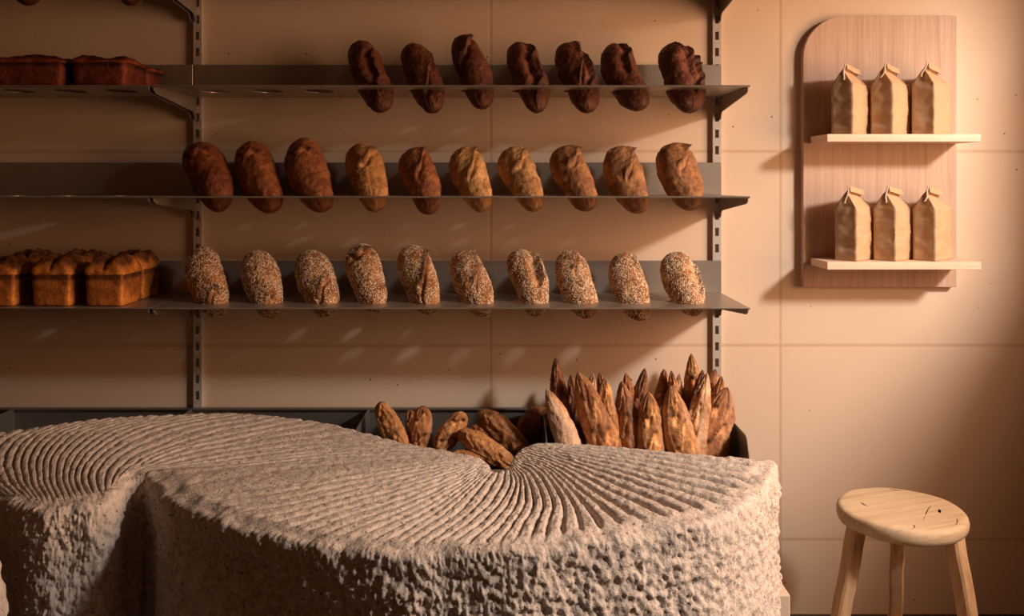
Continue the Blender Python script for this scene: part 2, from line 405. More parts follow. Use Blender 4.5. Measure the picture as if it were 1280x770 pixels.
def seeds(o, n, seed, ears):
    rnd = np.random.RandomState(seed); me = o.data
    co = np.empty(len(me.vertices)*3); me.vertices.foreach_get('co', co); co = co.reshape(-1,3)
    nu, nv = 92, 104
    P0 = co[:nu*(nv+1)].reshape(nv+1, nu, 3)
    # area weights of quads
    a = P0[:-1]; b = np.roll(a, -1, 1); d = P0[1:]; c = np.roll(d, -1, 1)
    nr = np.cross(b-a, d-a); ar = np.linalg.norm(nr, axis=2); nr = nr/np.maximum(ar[...,None], 1e-12)
    p = ar.ravel().copy()
    tt = .5-.5*np.cos(np.pi*(np.arange(nv)+.5)/nv)
    ph = 2*np.pi*(np.arange(nu)+.5)/nu; ph = np.where(ph > np.pi, ph-2*np.pi, ph)
    TT, PH = np.meshgrid(tt, ph, indexing='ij'); mask = np.ones_like(TT)
    for e in ears:
        q = TT-(e[0]+e[1]*(PH-e[3])); mask[(q < .012) & (q > -.085*e[4] if len(e) > 4 else q > -.1) & (abs(PH-e[3]) < e[2]*.9)] = .06
    patch = np.array([.35+.65*(fn(*(P0[j,i]), 30, seed) > -.22) for j in range(nv) for i in range(nu)])
    p = p*mask.ravel()*patch; p /= p.sum()
    idx = rnd.choice(len(p), n, p=p); J, I = idx//nu, idx % nu
    u, v = rnd.rand(n,1), rnd.rand(n,1)
    pos = a[J,I]*(1-u)*(1-v)+b[J,I]*u*(1-v)+d[J,I]*(1-u)*v+c[J,I]*u*v
    nn = nr[J,I]; ctr = np.array([0,0,co[:,2].mean()]); sgn = np.sign(((pos-ctr)*nn).sum(1))[:,None]; nn = nn*np.where(sgn == 0, 1, sgn)
    r = rnd.randn(n,3); t1 = np.cross(nn, r); t1 /= np.linalg.norm(t1, axis=1)[:,None]; t2 = np.cross(nn, t1)
    la = (.0023*(.8+.4*rnd.rand(n,1))); lb = .0013; lc = .0008
    pos = pos+nn*.0004
    V = np.stack([pos+t1*la, pos+t2*lb-t1*.0004, pos-t1*la, pos-t2*lb-t1*.0004, pos+nn*lc, pos-nn*lc], 1).reshape(-1,3)
    Fb = np.array([(0,1,4),(1,2,4),(2,3,4),(3,0,4),(1,0,5),(2,1,5),(3,2,5),(0,3,5)])
    Fc = (Fb[None]+6*np.arange(n)[:,None,None]).reshape(-1,3)
    s = mesh_obj('sesame_seeds', V.tolist(), Fc.tolist(), SEED, parent=o, smooth=False)
    tag(s, 'coat of pale sesame seeds', kind='stuff')
for k, (l,r,yt,yb,wd,lab) in enumerate(row3):
    B, T = loaf_axis(l,r,yt,yb,wd)
    o = loaf_mesh('seeded_loaf', B, T, wd*SC, 70+k, ears3[k], (.42,.18,.062), CRUST, taper=.13, pw=2.5, lump=.06, earh=.012)
    tag(o, lab, 'bread', 'seeded loaves standing in the lowest shelf')
    seeds(o, 3600, 5+k, ears3[k])
# two loaves poking through the shelf above the frame
for k, (px, lab) in enumerate(((38,'tip of a dark loaf poking down at the top edge, furthest left'),(166,'tip of a dark loaf poking down at the top edge, left of the post'))):
    B, T = tilted(px-24, -84, px, 3)
    o = loaf_mesh('dark_loaf', B, T, 48*SC, 95+k, [], (.16,.05,.025), DCRUST, taper=.05)
    tag(o, lab, 'bread', 'loaf tips at the top edge')

# ------------------------------------------------------------------ tin loaves
def tin_loaf(name, x0, x1, y0, y1, z, hb, hc, seed, col, label, lobes=2, group=None, crown_tone=.03):
    nu, nv1, nv2 = 72, 16, 26; rnd = random.Random(seed); off = rnd.uniform(0, 40)
    cx, cy = (x0+x1)/2, (y0+y1)/2; hx, hy = (x1-x0)/2, (y1-y0)/2
    vs, fs, tn = [], [], []
    def rr(ph, k=8):
        c, s = math.cos(ph), math.sin(ph)
        r = (abs(c)**k+abs(s)**k)**(-1/k); return c*r, s*r
    for j in range(nv1+nv2+1):
        for i in range(nu):
            ph = 2*math.pi*i/nu; ux, uy = rr(ph)
            corner = smooth01(.80, .97, min(abs(ux), abs(uy)))
            if j <= nv1:
                v = j/nv1; s = .94+.06*v
                if j == 0: s *= .97
                if v > .86: s -= .035*math.sin((v-.86)/.14*math.pi)
                zz = hb*v; tone = .36+.40*corner+.16*(1-v)**3-.06*(1-corner)*v
                if v > .85: tone -= .25
                dsp = 0
            else:
                v = (j-nv1)/nv2; a = v*math.pi/2
                s = (1.04*math.cos(a)**.62) if v < 1 else 0
                bul = math.sin(a)
                X = ux*s
                lob = abs(math.cos(math.pi*(X*.5+.5)*lobes/1.0+math.pi/2*(lobes % 2 == 0))) if lobes > 1 else 1
                dome = hc*(.62+.38*lob**.6)
                zz = hb+dome*bul**.8
                n1 = fn(ux*s*.05, uy*s*.05, zz, 30, off)
                zz += (.012*n1+.006*fn(ux*s*.06, uy*s*.06, zz, 70, off))*bul
                dsp = .05*fn(ux, uy, v, 2.2, off)*(1-v)
                tone = .50-(.5-crown_tone)*smooth01(.12,.60,v+.30*fn(ux,uy,v,3.0,off+4)) + .10*(v < .25)
            k = s+dsp
            wob = .0015*fn(ux*hx, uy*hy, zz, 50, off)
            vs.append((cx+ux*(hx*k+wob), cy+uy*(hy*k+wob), z+zz)); tn.append((min(1,max(0,tone+.12*fr(ux*hx,uy*hy,zz,26,off,3))), 0))
    for j in range(nv1+nv2):
        for i in range(nu):
            a = j*nu+i; b = j*nu+(i+1)%nu; fs.append((a,b,b+nu,a+nu))
    fs.append(tuple(range(nu))[::-1]); fs.append(tuple(range((nv1+nv2)*nu,(nv1+nv2+1)*nu)))
    o = mesh_obj(name, vs, fs, CRUST, tone=tn)
    base = Vector((cx, cy, z)); o.data.transform(Matrix.Translation(-base)); o.location = base
    o.color = (*col, 1); return tag(o, label, 'bread', group)
def X(px, d): return (px-HX)*d/F
g = 'golden tin loaves on the lowest left shelf'; z3 = ZS[3]+.0015; GC = (.66,.22,.032)
tin_loaf('tin_loaf', X(104,2.315), X(154,2.315), 2.315, 2.437, z3, .080, .048, 3, GC, 'golden tin loaf with blistered top at the right end of the front row', 2, g)
tin_loaf('tin_loaf', X(37,2.315), X(88,2.315), 2.315, 2.437, z3, .080, .050, 4, GC, 'golden tin loaf in the middle of the front row, dark gap on both sides', 2, g)
tin_loaf('tin_loaf', X(-34,2.315), X(18,2.315), 2.315, 2.437, z3, .080, .045, 5, GC, 'golden tin loaf cut by the left edge of the picture', 2, g)
tin_loaf('tin_loaf', X(104,2.315)+.004, X(154,2.315)-.002, 2.450, 2.572, z3, .080, .052, 6, GC, 'golden tin loaf standing behind the right end one', 2, g)
tin_loaf('tin_loaf', X(37,2.315), X(86,2.315), 2.450, 2.572, z3, .080, .052, 7, GC, 'golden tin loaf in the back row, its top showing above the middle one', 2, g)
tin_loaf('tin_loaf', X(-34,2.315), X(17,2.315), 2.450, 2.572, z3, .080, .052, 8, GC, 'golden tin loaf in the back row at the left edge', 2, g)
g = 'dark tin loaves on the upper left shelf'; z1 = ZS[1]+.0015; DC = (.22,.042,.012)
tin_loaf('dark_tin_loaf', X(-20,2.32), X(80,2.32), 2.32, 2.44, z1, .062, .022, 13, DC, 'long dark tin loaf with crumbled top at the left edge of the upper shelf', 1, g, .1)
tin_loaf('dark_tin_loaf', X(87,2.32), X(158,2.32), 2.32, 2.455, z1, .062, .020, 14, DC, 'long dark tin loaf with smooth top on the upper left shelf', 1, g, .1)
tin_loaf('dark_tin_loaf', X(95,2.32), X(156,2.32), 2.475, 2.585, z1, .060, .018, 15, DC, 'dark tin loaf half hidden at the back of the upper left shelf', 1, g, .1)

# ------------------------------------------------------------------ baguettes
def baguette(k, tip, low, w, dt, db, col, label, spin=0, flour=.35, pe=.72, tips=1.0, slash=True, group='baguettes standing in the right compartment', zb=None):
    T = P(tip[0], tip[1], dt); Lw = P(low[0], low[1], db)
    if zb is not None:
        u = (T-Lw); s = (T.z-zb)/u.z; B = T-u*s
        B.y = max(B.y, YF+.03+w*SC*.35); 
    else: B = Lw
    rnd = random.Random(k*7+1); L = (T-B).length
    ears = []
    if slash:
        n = max(2, int(L/.075)); 
        for q in range(n):
            ears.append(((q+.55+rnd.uniform(-.1,.1))/n, .17+rnd.uniform(-.03,.05), .62, rnd.uniform(-.12,.12), .9))
    o = loaf_mesh('baguette' if zb is not None else 'short_baguette', B, T, w*2.38/F*1.08, 200+k, ears, col, CRUST, taper=0, pw=2.5, pe=pe, flat=.95, spin=spin, earh=.0075, lump=.09, nu=72, nv=150, flour=flour, band=1.0)
    tag(o, label, 'bread', group); return o
BR, GO, LT = (.52,.22,.085), (.62,.29,.105), (.74,.42,.22)
DK = (.30,.11,.05)
bags = [((683,486),(706,556),29,2.365,2.350,LT,0,.9,2.6,'pale smooth baguette leaning left at the left end of the standing bunch'),
 ((694,447),(709,548),27,2.47,2.42,DK,0,.0,.3,'tall dark baguette rising highest at the left of the bunch'),
 ((713,468),(716,540),20,2.53,2.50,DK,0,.1,0,'thin dark baguette tip between the two left ones'),
 ((722,465),(748,556),38,2.40,2.365,BR,.5,.45,-.7,'thick baguette with a dark scored face and floury right side, at the left'),
 ((741,466),(745,540),22,2.53,2.50,LT,0,.5,0,'pale blunt baguette tip at the back, left of centre'),
 ((749,465),(758,550),22,2.49,2.45,BR,0,.2,.4,'brown baguette tip just behind the narrow scored one'),
 ((755,471),(766,558),28,2.41,2.37,GO,0,.35,0,'narrow scored golden baguette, third of the front ones from the left'),
 ((782,466),(792,550),26,2.50,2.46,BR,.3,.2,.2,'brown pointed baguette at the back, behind the dark shaded one'),
 ((777,476),(783,556),31,2.43,2.39,(.45,.19,.08),-.5,.2,0,'dull brown baguette in shade, left of the centre front one'),
 ((806,460),(806,550),25,2.50,2.46,DK,0,.05,0,'dark pointed baguette rising behind the centre'),
 ((811,490),(811,560),35,2.375,2.36,GO,0,.3,0,'short golden cracked baguette in front at the centre of the bunch'),
 ((830,461),(826,550),30,2.52,2.49,BR,.2,.2,0,'brown baguette with torn tip at the back, centre right'),
 ((839,463),(838,550),22,2.49,2.45,BR,-.4,.3,.4,'slim baguette tip squeezed behind the big scored one'),
 ((838,482),(858,562),39,2.375,2.355,GO,.1,.45,0,'big scored baguette leaning left, right of the centre front one'),
 ((849,467),(848,550),20,2.52,2.49,LT,0,.4,0,'pinkish narrow baguette tip at the back right'),
 ((864,442),(858,550),27,2.53,2.49,GO,.2,.15,0,'tall orange pointed baguette, highest at the right of the bunch'),
 ((878,462),(866,550),26,2.47,2.44,DK,0,.05,.2,'dark baguette behind the smooth pale one at right'),
 ((884,466),(872,563),27,2.42,2.375,LT,2.4,.95,2.8,'smooth pale floury baguette leaning right, near the right end'),
 ((894,461),(886,550),27,2.52,2.49,BR,.3,.4,0,'greyish brown baguette tip in front of the post'),
 ((902,470),(894,550),24,2.47,2.44,BR,-.3,.3,.5,'knobbly baguette tip above the right end one'),
 ((909,484),(892,568),42,2.45,2.42,(.55,.24,.10),-.2,.35,0,'thick scored baguette leaning right at the right end of the bunch')]
for k, (tip, low, w, dt, db, col, spin, fl, sp2, lab) in enumerate(bags):
    baguette(k, tip, low, w, dt, db, col, lab, spin=spin+(math.pi if abs(sp2) > 2 else sp2*.6), flour=fl, zb=BZ0+.014, slash=True)
gg = 'short baguettes piled in the middle compartment'
small = [((474,503),(508,562),31,2.47,2.40,GO,'golden short baguette leaning on the divider, left end of the pile'),
 ((512,512),(520,570),22,2.55,2.50,BR,'brown short baguette mostly hidden at the back of the pile'),
 ((529,507),(525,568),31,2.47,2.42,BR,'short baguette standing nearly upright in the pile'),
 ((581,516),(545,566),32,2.46,2.40,GO,'golden short baguette leaning to the right above the stone'),
 ((598,514),(661,572),33,2.48,2.42,(.52,.23,.08),'long crusty loaf lying diagonally on top of the pile'),
 ((572,539),(645,583),30,2.39,2.355,GO,'orange loaf lying low in the pile by the notch in the stone'),
 ((588,532),(628,560),24,2.47,2.45,BR,'brown loaf squeezed under the diagonal one'),
 ((562,570),(618,576),28,2.36,2.37,BR,'loaf lying flat at the bottom of the pile'),
 ((650,546),(684,512),36,2.50,2.56,(.30,.11,.04),'dark loaf in deep shade at the back right of the compartment'),  # shade at the back is put into this dark crust colour
 ((500,572),(560,578),44,2.43,2.43,BR,None), ((575,592),(650,590),46,2.43,2.43,BR,None)]
for k, (a, b, w, dt, db, col, lab) in enumerate(small):
    if lab is None: continue
    baguette(40+k, a, b, w*.86, dt, db, col, lab, flour=.15, group=gg, pe=.52)

# ------------------------------------------------------------------ carved millstone counter
HT = .57; ZT = CH-HT
def pl(px, py): d = HT*F/(py-HY); return np.array(((px-HX)*d/F, d))
def resample(pts, n):
    # catmull-rom through pts then even arclength
    p = [2*pts[0]-pts[1]]+list(pts)+[2*pts[-1]-pts[-2]]; out = []
    for i in range(1, len(p)-2):
        for q in range(24):
            t = q/24; a, b, c, d = p[i-1], p[i], p[i+1], p[i+2]
            out.append(.5*((2*b)+(c-a)*t+(2*a-5*b+4*c-d)*t*t+(3*b-a-3*c+d)*t**3))
    out.append(pts[-1]); out = np.array(out)
    s = np.r_[0, np.cumsum(np.linalg.norm(np.diff(out, axis=0), axis=1))]
    q = np.linspace(0, s[-1], n); return np.stack([np.interp(q, s, out[:,0]), np.interp(q, s, out[:,1])], 1)
GA = [([(676,556),(740,558),(850,567),(962,576)],0,.012),([(664,559),(745,573),(860,597),(938,614)],4,.012),([(655,563),(705,578),(795,610),(880,646)],7.5,.012),
      ([(648,569),(690,585),(745,622),(798,660)],10.5,.012),([(644,575),(676,590),(702,625),(705,674)],14,.011),([(641,582),(658,598),(666,632),(640,682)],17,.010),
      ([(637,590),(636,614),(605,652),(562,684)],21,.008),([(614,592),(570,636),(500,686)],24.5,.006),([(609,584),(530,625),(400,676)],29.5,.0045),
      ([(602,578),(480,612),(305,655)],34,.004),([(592,573),(440,594),(300,616),(222,620)],38,.004),([(572,569),(420,576),(290,590),(206,604)],39.5,.003),([(558,566),(420,571),(290,583),(188,590)],40.5,.003)]
GB = [([(558,566),(420,571),(290,583),(188,590)],40.5,.003),([(500,555),(390,562),(270,578),(172,592)],43,.004),([(400,530),(300,548),(215,568),(150,598)],47,.006),
      ([(300,519),(215,534),(155,560),(122,590),(126,622)],52,.007),([(200,521),(130,537),(90,565),(78,596),(90,628)],57,.008),
      ([(115,526),(70,542),(45,568),(42,598),(58,631)],61.5,.009),([(40,537),(10,555),(0,580),(6,602),(30,625)],65.5,.009),([(-40,548),(-62,570),(-60,592),(-40,606),(-15,612)],69.5,.009)]
def build_stone(name, guides, nt_, seed, label, seam_first, seam_last, per=13):
    G = [resample([pl(*p) for p in g[0]], nt_) for g in guides]
    phs = [g[1] for g in guides]; dps = [g[2] for g in guides]
    cols, PHs, DPs = [], [], []
    for i in range(len(G)-1):
        a = G[i-1] if i > 0 else 2*G[0]-G[1]; b = G[i]; c = G[i+1]; d = G[i+2] if i+2 < len(G) else 2*G[-1]-G[-2]
        n = max(3, int(round((phs[i+1]-phs[i])*per)))
        for q in range(n+(1 if i == len(G)-2 else 0)):
            t = q/n
            cols.append(.5*((2*b)+(c-a)*t+(2*a-5*b+4*c-d)*t*t+(3*b-a-3*c+d)*t**3)); PHs.append(phs[i]+(phs[i+1]-phs[i])*t); DPs.append(dps[i]+(dps[i+1]-dps[i])*t)
    S = len(cols); XY = np.array(cols)             # S x T x 2
    vs = []; 
    for s in range(S):
        fs_ = max(0, 1-min(s, 8)/8) if seam_first else 0; ls_ = max(0, 1-min(S-1-s, 8)/8) if seam_last else 0
        for t in range(nt_):
            x, y = XY[s,t]; u = t/(nt_-1)
            ph = PHs[s]+.22*fn(x,y,0,9,3)+.07*fn(x,y,0,34,8)
            gz = min(1, 1.35*abs(math.sin(math.pi*ph)))**.7+.08*abs(math.sin(math.pi*ph))
            fade = 1-smooth01(.90,.985,u+.03*fn(x,y,1,25,1))
            D = (1.4 if seam_last else 1.3)*DPs[s]*fade*(.55+.45*min(1, u/.35))*(.75+.5*fn(x,y,0,14,6))
            z = ZT+.004-D*(1-gz)
            z += .0022*fn(x,y,0,70,2)+.0016*fn(x,y,0,170,5)-.006*smooth01(.93,1,u)*(1+1.5*fn(x,y,0,22,7))
            z += -.006*max(0, fn(x,y,0,26,11)-.45)
            vs.append((x, y, z))
    fs = []
    for s in range(S-1):
        for t in range(nt_-1):
            a = s*nt_+t; fs.append((a, a+1, a+nt_+1, a+nt_))
    # boundary loop
    loop = [s*nt_ for s in range(S)] + [(S-1)*nt_+t for t in range(1, nt_)] + [s*nt_+nt_-1 for s in range(S-2, -1, -1)] + [t for t in range(nt_-2, 0, -1)]
    seam = [0]*S + [1 if seam_last else 0]*(nt_-1) + [0]*(S-1) + [1 if seam_first else 0]*(nt_-2)
    Lp = np.array([vs[i][:2] for i in loop]); n = len(loop)
    area = .5*np.sum(Lp[:,0]*np.roll(Lp[:,1],-1)-np.roll(Lp[:,0],-1)*Lp[:,1]); sg = 1 if area > 0 else -1
    # tangents over an arclength window
    seg = np.linalg.norm(np.roll(Lp,-1,0)-Lp, axis=1); cum = np.r_[0, np.cumsum(seg)]; tot = cum[-1]
    ex = np.vstack([Lp, Lp, Lp, Lp[:1]]); ce = np.r_[cum[:-1]-tot, cum[:-1], cum[:-1]+tot, 2*tot]
    def at(q): return np.stack([np.interp(q, ce, ex[:,0]), np.interp(q, ce, ex[:,1])], -1)
    tg = at(cum[:-1]+.014)-at(cum[:-1]-.014); nl = np.maximum(np.linalg.norm(tg, axis=1), 1e-6); tg /= nl[:,None]
    nr = np.stack([tg[:,1], -tg[:,0]], 1)*sg
    r = .014; rows = [(r*math.sin(a), -r*(1-math.cos(a))) for a in (.35,.7,1.05,1.4)]
    z = r
    while z < ZT: rows.append((r, -z)); z += (.0046 if z < .36 else .012)
    rows.append((r, -ZT))
    prev = list(loop)
    for ri, (ro, dz) in enumerate(rows):
        cur = []
        for k in range(n):
            x0, y0, z0 = vs[loop[k]]
            inner = k < S
            w = (0.0 if seam[k] else 1.0)*(.4 if inner else 1.0)
            zz = z0+dz if dz > -.05 else z0*(1-min(1,(-dz-.05)/.1))+ZT*min(1,(-dz-.05)/.1)+dz
            zz = max(0, zz)
            amp = smooth01(0, .06, -dz+.004)
            px, py = x0+nr[k,0]*ro*w, y0+nr[k,1]*ro*w
            dsp = (.012*fn(px,py,zz,7,seed)*amp+.005*fn(px,py,zz,28,seed+3)+.0055*fn(px,py,zz,85,seed+6)+.0058*fn(px,py,zz,150,seed+8))*(.4+.6*amp)*.85
            # chisel runs and pits
            wf = .35+.65*smooth01(.75, .35, nr[k,0]) if nr[k,0] < .75 else .35
            dsp -= wf*(.006*abs(fn(px+zz*.5,py,zz,34,seed+12))+.010*amp*max(0, fn(px+.7*zz,py,zz,100,seed+17)-.12)+.007*abs(fn(px,py,zz,130,seed+15)))-.005
            cur.append(len(vs)); vs.append((px+nr[k,0]*dsp*w, py+nr[k,1]*dsp*w, zz))
        for k in range(n):
            j = (k+1) % n; fs.append((prev[k], prev[j], cur[j], cur[k]))
        prev = cur
    o = mesh_obj(name, vs, fs, STONE)
    b_ = bmesh.new(); b_.from_mesh(o.data); bmesh.ops.recalc_face_normals(b_, faces=b_.faces); b_.to_mesh(o.data); b_.free()
    o.data.polygons.foreach_set('use_smooth', [True]*len(o.data.polygons))
    c = Lp.mean(0); base = Vector((c[0], c[1], 0)); o.data.transform(Matrix.Translation(-base)); o.location = base
    return tag(o, label, 'stone counter', 'carved stone counter blocks')
build_stone('stone_block', GA, 120, 4.0, 'big pale rough stone block with furrows fanning from the notch', False, True)
build_stone('stone_block', GB, 90, 21.0, 'left stone block with curved furrows and a lit rough front', True, False)
# sliver of a further block at the left edge
def rough_block(name, x0, x1, y0, y1, h, seed, label):
    vs, fs = [], []; nu, nv = 160, 80
    for j in range(nv+1):
        for i in range(nu):
            a = 2*math.pi*i/nu; c, s = math.cos(a), math.sin(a); rr = (abs(c)**6+abs(s)**6)**(-1/6)
            if j <= 60: k = 1; z = (h-.03)*j/60
            else:
                b = (j-60)/20*math.pi/2; k = 1-.25*(1-math.cos(b)) if j < nv else .0; z = h-.03+.03*math.sin(b)
                k = max(0, 1-(1-math.cos(b))**1.6)
            x = (x0+x1)/2+(x1-x0)/2*c*rr*k; y = (y0+y1)/2+(y1-y0)/2*s*rr*k
            d = .012*fn(x,y,z,14,seed)+.006*fn(x,y,z,50,seed)
            vs.append((x+c*d, y+s*d, max(0, z+(d if j > 60 else 0))))
    for j in range(nv):
        for i in range(nu):
            a = j*nu+i; b = j*nu+(i+1)%nu; fs.append((a,b,b+nu,a+nu))
    fs.append(tuple(range(nu))[::-1])
    o = mesh_obj(name, vs, fs, STONE); c = Vector(((x0+x1)/2,(y0+y1)/2,0)); o.data.transform(Matrix.Translation(-c)); o.location = c
    return tag(o, label, 'stone counter', 'carved stone counter blocks')
rough_block('stone_block', -1.35, X(14,1.44), 1.36, 1.44, .70, 33.0, 'narrow lit sliver of stone at the bottom left edge')
bm = bmesh.new(); box(bm, .30, X(988,1.93), 1.93, 2.12, 0, CH-(744-HY)*1.93/F)
o = bm_obj('plinth', bm, PLINTHM, bevel=.003); tag(o, 'pale square block peeping out behind the right end of the stone', 'plinth')

# ------------------------------------------------------------------ pine wall shelf
YBd = 2.594
x0, x1 = X(1004,YBd), X(1196,YBd); zt, zb = CH+(HY-19.5)*YBd/F, CH-(359-HY)*YBd/F
t = empty('wall_shelf', ((x0+x1)/2, YW, zb), 'pale pine wall board with one rounded corner and two shelves of bags', 'wall shelf')
R = .125; poly = [(x0, zb), (x1, zb), (x1, zt)]
for k in range(17): a = math.pi/2+k/16*math.pi/2; poly.append((x0+R+R*math.cos(a), zt-R+R*math.sin(a)))
bm = bmesh.new(); prism(bm, poly, 'y', YBd, YW); reloc(bm_obj('back_board', bm, PINE, bevel=.0015), t)
YSf = 2.455
SH = []
for yt_ in (167.5, 327.5):
    z = CH-(yt_-HY)*YSf/F; SH.append(z)
    bm = bmesh.new(); box(bm, X(1034,YSf), X(1226.5,YSf), YSf, YBd, z-.0215, z); reloc(bm_obj('shelf', bm, PINE2, bevel=.0015), t)

# ------------------------------------------------------------------ paper bags
def paper_bag(seed, loc, yaw, label, group, h=.196):
    a, b = .110, .063; nr_, npx, npy = 46, 14, 10; rnd = random.Random(seed); off = rnd.uniform(0,30)
    t = empty('paper_bag', loc, label, 'paper bag', group); t.rotation_euler.z = yaw
    vs, fs = [], []
    per = []
    for i in range(npx): per.append((i/npx, 0, 'f'))
    for i in range(npy): per.append((1, i/npy, 'g1'))
    for i in range(npx): per.append((1-i/npx, 1, 'b'))
    for i in range(npy): per.append((0, 1-i/npy, 'g0'))
    hs = h*.77
    for j in range(nr_+1):
        z = h*j/nr_
        q = smooth01(hs*.93, h*.95, z)
        lin = min(1, max(0, (z-hs*.93)/(h*.93-hs*.93)))
        hb = (b/2)*(1-lin)+.0016*lin
        bulge = .004*math.sin(math.pi*min(1, z/hs))
        xr = 1-.26*lin**1.3
        for (u, v, s) in per:
            x = u*a*xr; y = b/2+(v-.5)*2*hb
            mid = 1-abs(v-.5)*2
            if s == 'g0': x += .020*q*mid*(1-.55*lin)+.002*mid
            if s == 'g1': x -= .020*q*mid
            if s == 'f': y -= bulge*math.sin(math.pi*u)
            if s == 'b': y += bulge*math.sin(math.pi*u)
            wr = .0034*fn(x, y, z, 30, off)-.0030*abs(fn(x*.7,y*.7,z,55,off))+.0008*fn(x,y,z,140,off)
            damp = 0 if j == 0 else min(1, j/4)*(1-lin*.7)
            dx, dy = u-.5, v-.5
            # upper strip leans back over the broad side
            ln = .010*smooth01(h*.90, h, z)
            vs.append((x+wr*damp*(1 if s[0] == 'g' else .3), y+wr*damp*(1 if s in 'fb' else .4)-ln, z-.012*lin*u))
    n = len(per)
    for j in range(nr_):
        for i in range(n):
            p = j*n+i; r_ = j*n+(i+1)%n; fs.append((p, r_, r_+n, p+n))
    fs.append(tuple(range(n))[::-1]); fs.append(tuple(range(nr_*n, nr_*n+n)))
    o = mesh_obj('bag_body', vs, fs, PAPER, parent=t, smooth=True)
    # folded strip along the top
    bm = bmesh.new(); n_ = 14
    rows = []
    for i in range(n_+1):
        u = i/n_; xx = u*a*.74; zz = h-.012*u
        w = .0012*math.sin(u*9+seed)
        rows.append([bm.verts.new((xx, b/2-.012+dy+w, zz+dz)) for dy, dz in ((.0035,.002),(-.002,.003),(-.0042,-.012),(-.0022,-.0125),(.001,-.002),(.0035,-.004))])
    for i in range(n_):
        for k in range(6): bm.faces.new((rows[i][k], rows[i][(k+1)%6], rows[i+1][(k+1)%6], rows[i+1][k]))
    bm.faces.new(rows[0]); bm.faces.new(rows[-1][::-1])
    bm_obj('folded_top', bm, PAPER, parent=t, smooth=False)
    # twisted string tie at the gusset
    cv = bpy.data.curves.new('tie_string', 'CURVE'); cv.dimensions = '3D'; cv.bevel_depth = .00135; cv.bevel_resolution = 3
    for phs in (0, math.pi):
        sp = cv.splines.new('POLY'); m_ = 60; sp.points.add(m_)
        for i in range(m_+1):
            q = i/m_; x = -.004-.004*math.sin(q*3+seed)-.004*q; y = b/2-.012+.005*math.sin(q*5+seed*2)*q+.008*q; z = h+.006-q*(.047+.005*math.sin(seed))
            wv = 2*math.pi*q*5+phs
            sp.points[i].co = (x+.0012*math.cos(wv), y+.0012*math.sin(wv), z, 1)
    tmp = bpy.data.objects.new('tmp', cv); COL.objects.link(tmp); bpy.context.view_layer.update()
    me = bpy.data.meshes.new_from_object(tmp.evaluated_get(bpy.context.evaluated_depsgraph_get())); bpy.data.objects.remove(tmp); bpy.data.curves.remove(cv)
    me.name = 'tie_string'; me.materials.clear(); me.materials.append(STRING)
    c = bpy.data.objects.new('tie_string', me); COL.objects.link(c); c.parent = t
    c['label'] = 'white twisted string tie'
    return t
names = [['upper shelf brown paper bag at the left, tied with white string', 'upper shelf brown paper bag in the middle, tied with white string', 'upper shelf brown paper bag at the right, tied with white string'],
         ['lower shelf brown paper bag at the left, crumpled foot', 'lower shelf brown paper bag in the middle with creased corner', 'lower shelf brown paper bag at the right, straightest of the three']]
for r_, zz in enumerate(SH):
    for k, px in enumerate(((1066,1116,1168),(1070.5,1119.5,1169.5))[r_]):
        d = 2.468; paper_bag(3+k+r_*5, (X(px,d), d, zz+.0004), math.radians((43,42,41)[k]), names[r_][k], 'brown paper bags', h=(.196,.198,.200)[k] if r_ == 0 else (.208,.208,.206)[k])

# ------------------------------------------------------------------ stool
sx, sy_, sz = .972, 2.20, .474
st = empty('stool', (sx, sy_, 0), 'round worn wooden stool with splayed square legs in front of the wall', 'stool')
bm = bmesh.new(); nu = 96; R = .153; prof = [(0,0),(.35,0),(.7,0),(.9,0),(.955,-.0015),(.985,-.006),(1.0,-.014),(.995,-.026),(.97,-.036),(.93,-.040),(.5,-.040),(0,-.040)]
rings = []
for (r, z) in prof:
    ring = []
    for i in range(nu):
        a = 2*math.pi*i/nu
        rr = R*r*(1+.008*math.sin(2*a+.5)+.004*math.sin(5*a)+.008*fn(math.cos(a),math.sin(a),z*8,2.2,3)*(r > .8))
        dz = .0015*fn(math.cos(a)*r, math.sin(a)*r, 0, 3, 5)
        ring.append(bm.verts.new((rr*math.cos(a), rr*math.sin(a), z+dz)))
    rings.append(ring)
for q in range(len(rings)-1):
    for i in range(nu):
        try: bm.faces.new((rings[q][i], rings[q][(i+1)%nu], rings[q+1][(i+1)%nu], rings[q+1][i]))
        except ValueError: pass
bmesh.ops.remove_doubles(bm, verts=bm.verts, dist=1e-6)
s_ = bm_obj('seat', bm, STOOLW, parent=st, smooth=True); s_.location = (0,0,sz); s_.rotation_euler.z = .35
# dents and drying cracks in the seat
DENT = make_plain('crack_shadow_wood', (.16,.09,.05), (.24,.14,.08), 40, .9, .3)
def seat_mark(pts, w):
    bm = bmesh.new(); vv = []
    for i, (px, py) in enumerate(pts):
        d = (CH-sz)*F/(py-HY); p = Vector((X(px,d)-sx, d-sy_, sz+.0004))
        ww = w*(.15+math.sin(math.pi*(i+.3)/(len(pts)-.4))); vv.append((bm.verts.new(p+Vector((-ww,0,0))), bm.verts.new(p+Vector((ww,0,0)))))
    for i in range(len(vv)-1): bm.faces.new((vv[i][0], vv[i][1], vv[i+1][1], vv[i+1][0]))
    bmesh.ops.solidify(bm, geom=bm.faces[:], thickness=.0008)
    bm_obj('seat_crack', bm, DENT, parent=st)
seat_mark([(1164,632),(1160,637),(1157,643),(1154,650)], .0010)
seat_mark([(1174,637),(1174.6,639),(1175,641)], .0035)
seat_mark([(1112,611.6),(1118,612.6),(1127,614)], .0022)
seat_mark([(1076,628),(1080,631),(1085,633)], .0018)
seat_mark([(1196,648),(1197,652),(1195,656)], .0009)
seat_mark([(1142,656),(1144,659),(1141,661)], .0009)
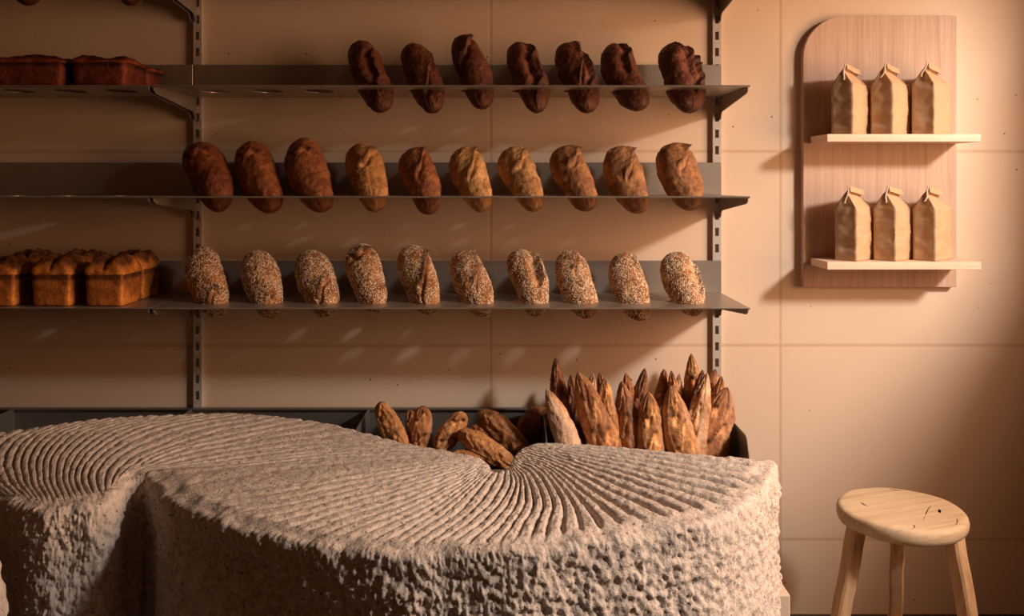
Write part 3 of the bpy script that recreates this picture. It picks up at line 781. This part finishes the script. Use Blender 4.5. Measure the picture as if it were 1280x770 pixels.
def leg(top, bot, w, rot):
    bm = bmesh.new(); T, B = Vector(top), Vector(bot)
    for z, (c, ww) in enumerate(((B, w*.9), (T, w*1.05))):
        pass
    def ring(c, ww):
        out = []
        for k in range(8):
            a = rot+math.pi/4*(k//2*2)/1 + (.16 if k % 2 else -.16)+math.pi/4
            out.append(bm.verts.new((c.x+ww*.52*math.cos(a), c.y+ww*.52*math.sin(a), c.z)))
        return out
    n = 10; rs = [ring(B.lerp(T, i/n)+Vector((.0012*math.sin(i*1.9),0,0)), w*(.92+.12*i/n)) for i in range(n+1)]
    for i in range(n):
        for k in range(8): bm.faces.new((rs[i][k], rs[i][(k+1)%8], rs[i+1][(k+1)%8], rs[i+1][k]))
    bm.faces.new(rs[0][::-1]); bm.faces.new(rs[-1]); bm_obj('leg', bm, LEGW, parent=st)
lt = [(-.119,-.025,sz-.037), (.088,-.088,sz-.037), (.030,.085,sz-.037)]
lb = [(-.208,-.045,0), (.118,-.20,0), (.066,.19,0)]
for k in range(3): leg(lt[k], lb[k], (.044,.044,.042)[k], (.25,.5,-.30)[k])
def stretcher(a, b, w=.013):
    A, B = Vector(a), Vector(b); u = (B-A).normalized(); s = u.cross(Vector((0,0,1))).normalized()*w*.7; z = Vector((0,0,w))
    bm = bmesh.new(); q = [[bm.verts.new(c+i*s+j*z) for i, j in ((-1,-1),(1,-1),(1,1),(-1,1))] for c in (A, B)]
    for k in range(4): bm.faces.new((q[0][k], q[0][(k+1)%4], q[1][(k+1)%4], q[1][k]))
    bm.faces.new(q[0][::-1]); bm.faces.new(q[1]); bm_obj('stretcher', bm, LEGW, parent=st, bevel=.002)
def legp(k, z): 
    T, B = Vector(lt[k]), Vector(lb[k]); return B.lerp(T, z/T.z)
mid = (legp(0,.10)+legp(1,.10))/2
stretcher(legp(2,.115), mid+Vector((0,0,.01))); stretcher(legp(0,.10), legp(1,.10))

# ------------------------------------------------------------------ light, world, camera
L = bpy.data.lights.new('window_light', 'POINT'); L.energy = 300; L.shadow_soft_size = .15; L.color = (1.0,.94,.85)
lo = bpy.data.objects.new('window_light', L); COL.objects.link(lo); lo.location = (2.46, .6, 2.35)
A = bpy.data.lights.new('side_fill', 'AREA'); A.shape = 'RECTANGLE'; A.size = 1.3; A.size_y = 1.2; A.energy = 37; A.spread = math.radians(148); A.color = (1.0,.56,.31)  # unseen fill lamp added in front of the side wall, taller than its window
ao = bpy.data.objects.new('side_fill', A); COL.objects.link(ao); ao.location = (1.88, 1.45, 1.6); ao.rotation_euler = (0, math.pi/2, 0)
W = bpy.data.worlds.new('world'); C.world = W; W.use_nodes = True
bg = W.node_tree.nodes['Background']; bg.inputs[0].default_value = (1.0,.36,.12,1); bg.inputs[1].default_value = .05
cam = bpy.data.cameras.new('camera'); co = bpy.data.objects.new('camera', cam); COL.objects.link(co)
cam.sensor_width = 36; cam.lens = F/1280*36; cam.shift_y = -(385-HY)/1280; cam.clip_start = .02
co.location = (0,0,CH); co.rotation_euler = (math.pi/2,0,0); C.camera = co
C.view_settings.view_transform = 'Standard'; C.view_settings.look = 'None'; C.view_settings.gamma = 1; C.view_settings.exposure = 0
C.view_settings.use_curve_mapping = False
